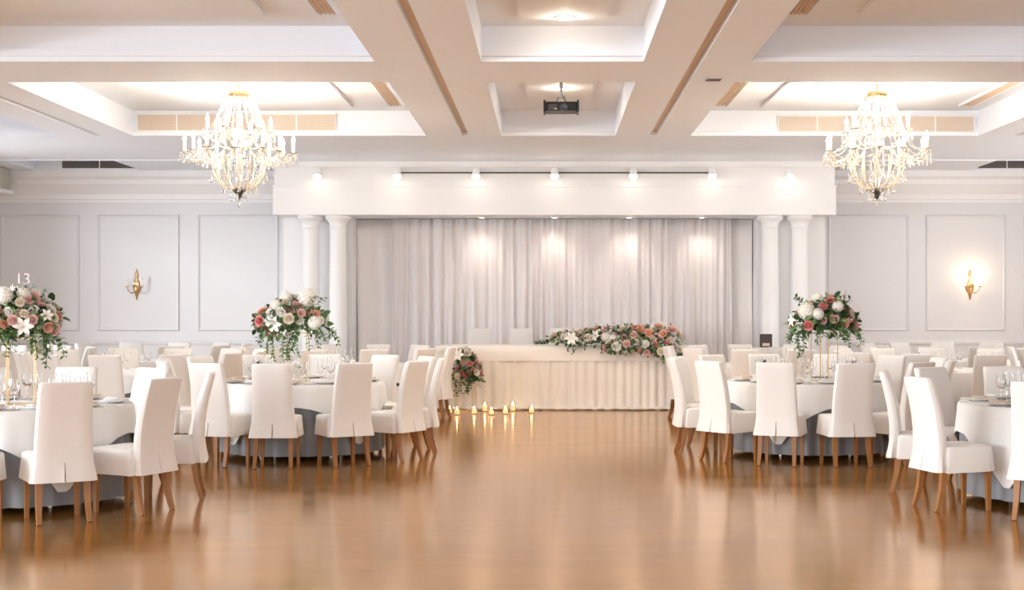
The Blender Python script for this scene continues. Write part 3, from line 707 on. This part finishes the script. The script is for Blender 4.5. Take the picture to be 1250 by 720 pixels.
# ------------------------------------------------------------------ chandeliers
def make_chandelier():
    root = thing('crystal_chandelier', 'tmp', 'chandelier')
    K = lambda Z: Z - ZC
    MB().lathe([(.05, 0), (.05, -.02), (.012, -.03), (.012, K(4.11)), (.05, K(4.105)), (.115, K(4.09)), (.125, K(4.05)), (.115, K(4.03)), (.06, K(4.0)), (.02, K(3.96))], 24).build('ceiling_rose', M['brass'], root)
    MB().lathe([(.014, K(3.97)), (.018, K(3.86)), (.045, K(3.80)), (.05, K(3.76)), (.02, K(3.70)), (.03, K(3.62)), (.07, K(3.55)), (.085, K(3.47)), (.05, K(3.38)), (.022, K(3.30)), (.03, K(3.20)), (.055, K(3.12)), (.03, K(3.02)), (.02, K(2.92))], 16).build('stem', M['crystal'], root)
    MB().lathe([(.02, K(2.96)), (.075, K(2.945)), (.085, K(2.92)), (.05, K(2.89)), (.028, K(2.86)), (.03, K(2.84)), (.008, K(2.815))], 16).build('bottom_hub', M['bronze'], root)
    f = MB(); f.ball((0, 0, K(2.785)), .024, 8, 6); f.drop((0, 0, K(2.77)), .018, .05); f.build('finial', M['crystal'], root)
    def bez(P, n):
        out = []
        for i in range(n + 1):
            t = i/n; a = [Vector(p) for p in P]
            while len(a) > 1: a = [a[j].lerp(a[j+1], t) for j in range(len(a) - 1)]
            out.append(a[0])
        return out
    def arm(a, prof, cup, hc, name):
        ca, sa = cos(a), sin(a); pts = [(r*ca, r*sa, K(z)) for r, z in prof]
        o = MB().tube(bez(pts[:4], 10) + bez(pts[3:], 8)[1:], .0085, 6).build(name, M['champ'], root)
        x, y, z = cup[0]*ca, cup[0]*sa, K(cup[1])
        MB().lathe([(.012, -.03), (.02, -.012), (.055, .002), (.06, .010), (.05, .008), (.018, .004)], 14, (x, y, z)).build('drip_dish', M['crystal'], o)
        MB().lathe([(.019, .004), (.019, hc), (.011, hc + .003)], 10, (x, y, z)).build('candle_sleeve', M['candle'], o)
        MB().lathe([(.008, 0), (.021, .020), (.023, .036), (.012, .066), (.001, .092)], 10, (x, y, z + hc + .003)).build('bulb', M['bulb'], o)
        d = MB()
        for k in range(6):
            an = k*pi/3; p = (x + .052*cos(an), y + .052*sin(an), z)
            d.ball((p[0], p[1], z - .008), .007, 6, 4); d.drop((p[0], p[1], z - .016), .014, .075 if k % 2 else .115)
        d.build('crystal_drops', M['crystal'], o)
    for k in range(12):
        big = k % 2 == 0
        arm(2*pi*k/12 + .13, [(.05, 2.93), (.30, 2.93), (.34, 3.25), (.30, 3.36), (.27, 3.44), (.46, 3.18), (.60 if big else .55, 3.20), (.635 if big else .575, 3.365)], ((.635, 3.365) if big else (.575, 3.36)), .13, 'arm')
    for k in range(6):
        arm(2*pi*k/6 + .35, [(.04, 3.45), (.16, 3.40), (.24, 3.42), (.27, 3.50), (.31, 3.50), (.36, 3.52), (.37, 3.58), (.37, 3.625)], (.37, 3.625), .10, 'upper_arm')
    # garlands of beads
    def strand(p0, p1, sag, n, r, name='crystal_strand', end=0):
        b = MB(); p0, p1 = Vector(p0), Vector(p1)
        b.tube([p0.lerp(p1, i/12) - Vector((0, 0, sag*4*(i/12)*(1 - i/12))) for i in range(13)], .0022, 3)
        for i in range(n + 1):
            t = i/n; p = p0.lerp(p1, t); p.z -= sag*4*t*(1 - t)
            b.ball(p, r*(1.25 if i % 4 == 0 else 1), 6, 4)
        if end: b.drop(tuple(p1), .016, .07)
        b.build(name, M['crystal'], root)
    for k in range(18):
        a = 2*pi*k/18; strand((.115*cos(a), .115*sin(a), K(4.05)), (.30*cos(a), .30*sin(a), K(3.70)), -.055 if k % 2 else .02, 18, .0125)
    for k in range(12):
        a = 2*pi*k/12 + .13; strand((.30*cos(a), .30*sin(a), K(3.66)), (.54*cos(a), .54*sin(a), K(3.38)), .07, 13, .010)
    for k in range(12):
        a, a2 = 2*pi*k/12 + .13, 2*pi*(k+1)/12 + .13
        strand((.56*cos(a), .56*sin(a), K(3.345)), (.56*cos(a2), .56*sin(a2), K(3.345)), .07, 10, .0095)
    for k in range(12):
        a = 2*pi*k/12 + .39; strand((.34*cos(a), .34*sin(a), K(3.30)), (.10*cos(a), .10*sin(a), K(2.95)), .06, 11, .0105)
    for r, z, nn in ((.30, 3.68, 20), (.42, 3.30, 24), (.33, 3.12, 18), (.20, 2.99, 14), (.10, 2.90, 8)):
        d = MB()
        for k in range(nn):
            a = 2*pi*k/nn; d.ball((r*cos(a), r*sin(a), K(z)), .010, 6, 4); d.drop((r*cos(a), r*sin(a), K(z) - .01), .018, .10)
        d.lathe([(r - .004, K(z) + .006), (r + .004, K(z) + .006), (r + .004, K(z) + .012), (r - .004, K(z) + .012), (r - .004, K(z) + .006)], 36, (0, 0, 0), False, False)
        d.build('crystal_ring', M['crystal'], root)
    return root
ch = make_chandelier(); ch.location = (px(292, 16.6), 16.6, ZC); ch['label'] = 'crystal chandelier hanging in the left ceiling coffer'; ch['group'] = 'crystal chandeliers'
copy_tree(ch, (px(1070.5, 16.6), 16.6, ZC), 0.2, 'crystal chandelier hanging in the right ceiling coffer')
def light(name, kind, loc, energy, col, size=0.1, rot=None, **kw):
    l = bpy.data.lights.new(name, kind); l.energy = energy; l.color = col
    if kind == 'AREA': l.shape = 'RECTANGLE'; l.size, l.size_y = size
    elif kind != 'SUN': l.shadow_soft_size = size
    for k, v in kw.items(): setattr(l, k, v)
    o = bpy.data.objects.new(name, l); C.objects.link(o); o.location = loc
    if rot: o.rotation_euler = rot
    return o
WARM = (1.0, 0.88, 0.72)
for x in (292, 1070.5):
    X = px(x, 16.6)
    light('chandelier_light', 'POINT', (X, 16.6, 3.93), 16, WARM, .10)
    for k in range(6):
        a = 2*pi*k/6 + .13 + (.2 if x > 600 else 0)
        light('chandelier_light', 'POINT', (X + .635*cos(a), 16.6 + .635*sin(a), 3.54), 30, WARM, .03)

# ------------------------------------------------------------------ wall sconces
def sconce(x, label, lit):
    r = thing('wall_sconce', label, 'wall lamp', (px(x, YF), YF, 0), 0)
    z = lambda y: pz(y, YF)
    b = MB()
    rings = [[(w*cos(a), -max(0, d*sin(a)) - .002, z(yy)) for a in [2*pi*i/14 for i in range(14)]] for yy, w, d in ((366, .006, .012), (362, .020, .03), (356, .040, .045), (351, .066, .055), (345, .048, .045), (340, .020, .03), (335, .032, .03), (331, .018, .02), (328, .004, .01))]
    b.loft(rings); b.build('back_plate', M['brass'], r)
    lf = MB()
    for k in range(7):
        a = -pi/2 + (k - 3)*.42; leaf(lf, Vector((0, -.03, z(354))), Vector((cos(a + pi/2)*.6*((k - 3)/3), -.35, .8)), Vector((0, -1, 0)), .14, .035)
    lf.build('leaf_ornament', M['gold'], r)
    for s in (-1, 1):
        pts = [(0, -.05, z(356)), (s*.06, -.12, z(358)), (s*.11, -.15, z(354)), (s*.12, -.15, z(350))]
        a = MB().tube(pts, .010, 6).build('arm', M['brass'], r)
        c = (s*.12, -.15, z(350))
        MB().lathe([(.012, -.01), (.04, 0), (.045, .008), (.018, .006)], 12, c).build('drip_dish', M['gold'], a)
        MB().lathe([(.016, .006), (.016, .09), (.01, .092)], 10, c).build('candle_sleeve', M['candle'], a)
        MB().lathe([(.008, .092), (.022, .112), (.024, .128), (.012, .160), (.001, .185)], 10, c).build('bulb', M['bulb'] if lit else M['bulboff'], a)
    return r
sconce(167, 'unlit brass twin candle sconce on the left wall panel', False)
sconce(1184, 'glowing brass twin candle sconce on the right wall panel', True)
light('sconce_light', 'POINT', (px(1184, YF), YF - .26, pz(338, YF)), 2.4, (1, .72, .42), .08)

# ------------------------------------------------------------------ projector
p = thing('ceiling_projector', 'black projector hanging on a pole in the centre ceiling coffer', 'projector', (px(685, 15.7), 15.7, 0))
z = lambda y: pz(y, 15.7)
bevel(MB().box(-.175, .175, -.14, .16, z(137), z(126)).build('body', M['black'], p, False), .014, 3)
for s in (-1, 1): bevel(MB().box(s*.187 - .012, s*.187 + .012, -.145, .15, z(138.5), z(124)).build('side_cheek', M['black'], p, False), .006)
l = MB().lathe([(.046, 0), (.046, .02), (.040, .024), (.036, .012), (.02, .006)], 20).build('lens', [M['lens']], p); l.location = (.03, -.14, z(133)); l.rotation_euler = (pi/2, 0, 0)
v = MB()
for k in range(7): v.box(-.145, -.05, -.146, -.139, z(136) + k*.009, z(136) + k*.009 + .004)
v.build('vent', M['grilledark'], p, False)
MB().box(-.08, -.045, -.148, -.14, z(135.5), z(134.2)).build('status_badge', M['steel'], p, False)
m_ = MB()
for a in range(4):
    an = a*pi/2 + pi/4; m_.tube([(0, 0, z(117)), (.06*cos(an), .06*sin(an), z(121)), (.08*cos(an), .08*sin(an), z(126))], .007, 5)
m_.lathe([(.045, z(118) - .01), (.045, z(117)), (.02, z(116))], 12); m_.build('bracket', M['steel'], p)
MB().lathe([(.018, z(117)), (.018, ZC - .05)], 12).build('pole', M['steel'], p)
MB().lathe([(.07, ZC - .05), (.07, ZC - .036)], 16).build('ceiling_plate', M['white'], p)

# ------------------------------------------------------------------ downlights, track spots, grilles
def downlight(loc, label, r=.075):
    d = thing('downlight', label, 'ceiling light', loc, 0, 'recessed downlights')
    MB().lathe([(r*.78, -.004), (r*.80, -.014), (r*1.15, -.012), (r*1.25, -.002), (r*1.25, 0), (r*.78, 0)], 24, (0, 0, 0), False, False).build('trim_ring', M['white'], d)
    MB().lathe([(r*.78, -.003), (r*.5, -.012), (r*.1, -.016)], 20).build('lens', M['lamp'], d)
    return d
ceil_dl = ((.148, 12.85, 'glowing downlight in the nearer centre coffer'), (.15, 16.9, 'glowing downlight behind the projector'))
for X, Y, lab in ceil_dl:
    downlight((X, Y, ZC - .035), lab, .085); light('downlight_light', 'POINT', (X, Y, ZC - .13), 2, WARM, .05); light('downlight_beam', 'SPOT', (X, Y, ZC - .08), 110, (1, .93, .82), .06, (0, 0, 0), spot_size=radians(140), spot_blend=1)
soff = [(px(x, 22.95), 22.95) for x in (588, 677, 768, 857)]
for k, (X, Y) in enumerate(soff):
    downlight((X, Y, 3.035), 'bright downlight under the stage canopy, %s from the left' % ORD[k], .06)
    light('soffit_light', 'SPOT', (X, Y, 3.0), 8, (1, .88, .74), .05, (radians(14), 0, 0), spot_size=radians(100), spot_blend=1)
tr = thing('light_track', 'thin dark lighting track along the top of the stage canopy', 'light track', (0, 22.33, 3.70))
MB().box(px(488, 22.3), px(866, 22.3), -.02, .03, -.008, .014).build('rail', M['bronze'], tr, False)
MB().box(px(488, 22.3) - .03, px(488, 22.3), -.022, .05, -.012, .018).build('end_cap', M['white'], tr, False)
MB().box(px(866, 22.3), px(866, 22.3) + .03, -.022, .05, -.012, .018).build('end_cap', M['white'], tr, False)
for k, x in enumerate((388, 485, 581, 677, 773, 869, 964)):
    X = px(x, 22.24); s = thing('spotlight', 'small bright white spotlight above the stage canopy, %s from the left' % ORD[k], 'spotlight', (X, 22.24, 3.72), 0, 'spotlights above the stage canopy')
    MB().box(-.03, .03, -.03, .16, .0, .05).build('mount', M['white'], s, False)
    o = MB().lathe([(.034, .04), (.052, .03), (.064, -.06), (.070, -.095), (.062, -.095)], 18, (0, 0, 0), True, False).build('can', M['white'], s)
    o.rotation_euler = (radians(-22), 0, 0)
    l = MB().lathe([(.062, -.090), (.056, -.112), (.036, -.135), (.004, -.145)], 16, (0, 0, 0)).build('lens', M['lamp'], o)
    light('spot_light', 'POINT', (X, 21.7, 3.48), .42, (1, .93, .84), .08)
def grille(name, label, x0, x1, y, z0, z1, mt, nseg, kind=None):
    g = thing(name, label, 'air vent', (x0, y, z0), 0)
    w, h = x1 - x0, z1 - z0
    f = MB().box(0, w, -.012, .0, 0, .012); f.box(0, w, -.012, 0, h - .012, h); f.box(0, .012, -.012, 0, 0, h); f.box(w - .012, w, -.012, 0, 0, h)
    for k in range(1, nseg): f.box(w*k/nseg - .008, w*k/nseg + .008, -.013, 0, 0, h)
    f.build('frame', M['white'], g, False)
    b = MB().box(.01, w - .01, -.003, 0, .01, h - .01); b.build('backing', M['grilledark'] if mt == 'grilledark' else M['recesstan'], g, False)
    s = MB(); n = max(4, int(h/.022))
    for k in range(n): zz = .014 + (h - .028)*k/(n - 1); s.box(.012, w - .012, -.010, -.003, zz - .004, zz + .004)
    s.build('louvres', M[mt], g, False)
grille('air_grille', 'long louvred air grille in the left coffer behind the chandelier', px(168, 19.06), px(411, 19.06), 19.03, pz(160.5, 19.06), pz(139.5, 19.06), 'grille', 5)
grille('air_grille', 'long louvred air grille in the right coffer behind the chandelier', px(949, 19.06), px(1189, 19.06), 19.03, pz(162, 19.06), pz(141.5, 19.06), 'grille', 5)
grille('air_grille', 'dark air grille in the far left ceiling pocket', -8.3, -7.0, 23.72, ZB + .02, ZB + .28, 'grilledark', 2)
grille('air_grille', 'dark air grille in the far right ceiling pocket', 7.3, 8.8, 23.72, ZB + .02, ZB + .28, 'grilledark', 3)
g = thing('ceiling_vent', 'small dark vent on the beam left of the right coffer', 'air vent', (px(870, 14.45), 14.4, ZB))
MB().box(-.085, .085, -.09, .09, -.012, 0).build('frame', M['grille'], g, False)
v = MB()
for k in range(6): v.box(-.07, .07, -.075 + k*.026, -.06 + k*.026, -.016, -.012)
v.build('louvres', M['grilledark'], g, False)

# ------------------------------------------------------------------ light
w = bpy.data.worlds.new('World'); sc.world = w; w.use_nodes = True
bg = w.node_tree.nodes['Background']; bg.inputs[0].default_value = (0.93, 0.96, 1.0, 1); bg.inputs[1].default_value = 1.2
light('window_day_and_fill', 'AREA', (WL - .9, 19.1, 1.9), 46, (0.86, 0.94, 1.0), (2.8, 3.0), (0, radians(-90), 0))
light('window_day_and_fill', 'AREA', (WR + .9, 19.4, 1.9), 62, (1.0, 0.93, 0.84), (2.8, 3.0), (0, radians(90), 0))  # warm fill through the added right window, lifts the front wall
light('sky_daylight', 'AREA', (-19, 1.0, 3.0), 4300, (0.86, 0.94, 1.0), (5.5, 24), (0, radians(-90), 0))

# ------------------------------------------------------------------ camera
cam = bpy.data.cameras.new('camera'); co = bpy.data.objects.new('camera', cam); C.objects.link(co)
co.location = (0, 0, 1.48); co.rotation_euler = (pi/2, 0, 0)
cam.sensor_fit = 'HORIZONTAL'; cam.sensor_width = 36; cam.lens = 1700*36/1250
cam.shift_x = -45/1250; cam.shift_y = 20/1250; cam.clip_end = 200
sc.camera = co
vs_ = sc.view_settings; vs_.view_transform = 'Standard'; vs_.look = 'None'; vs_.gamma = 1; vs_.use_curve_mapping = False; vs_.exposure = 1.36
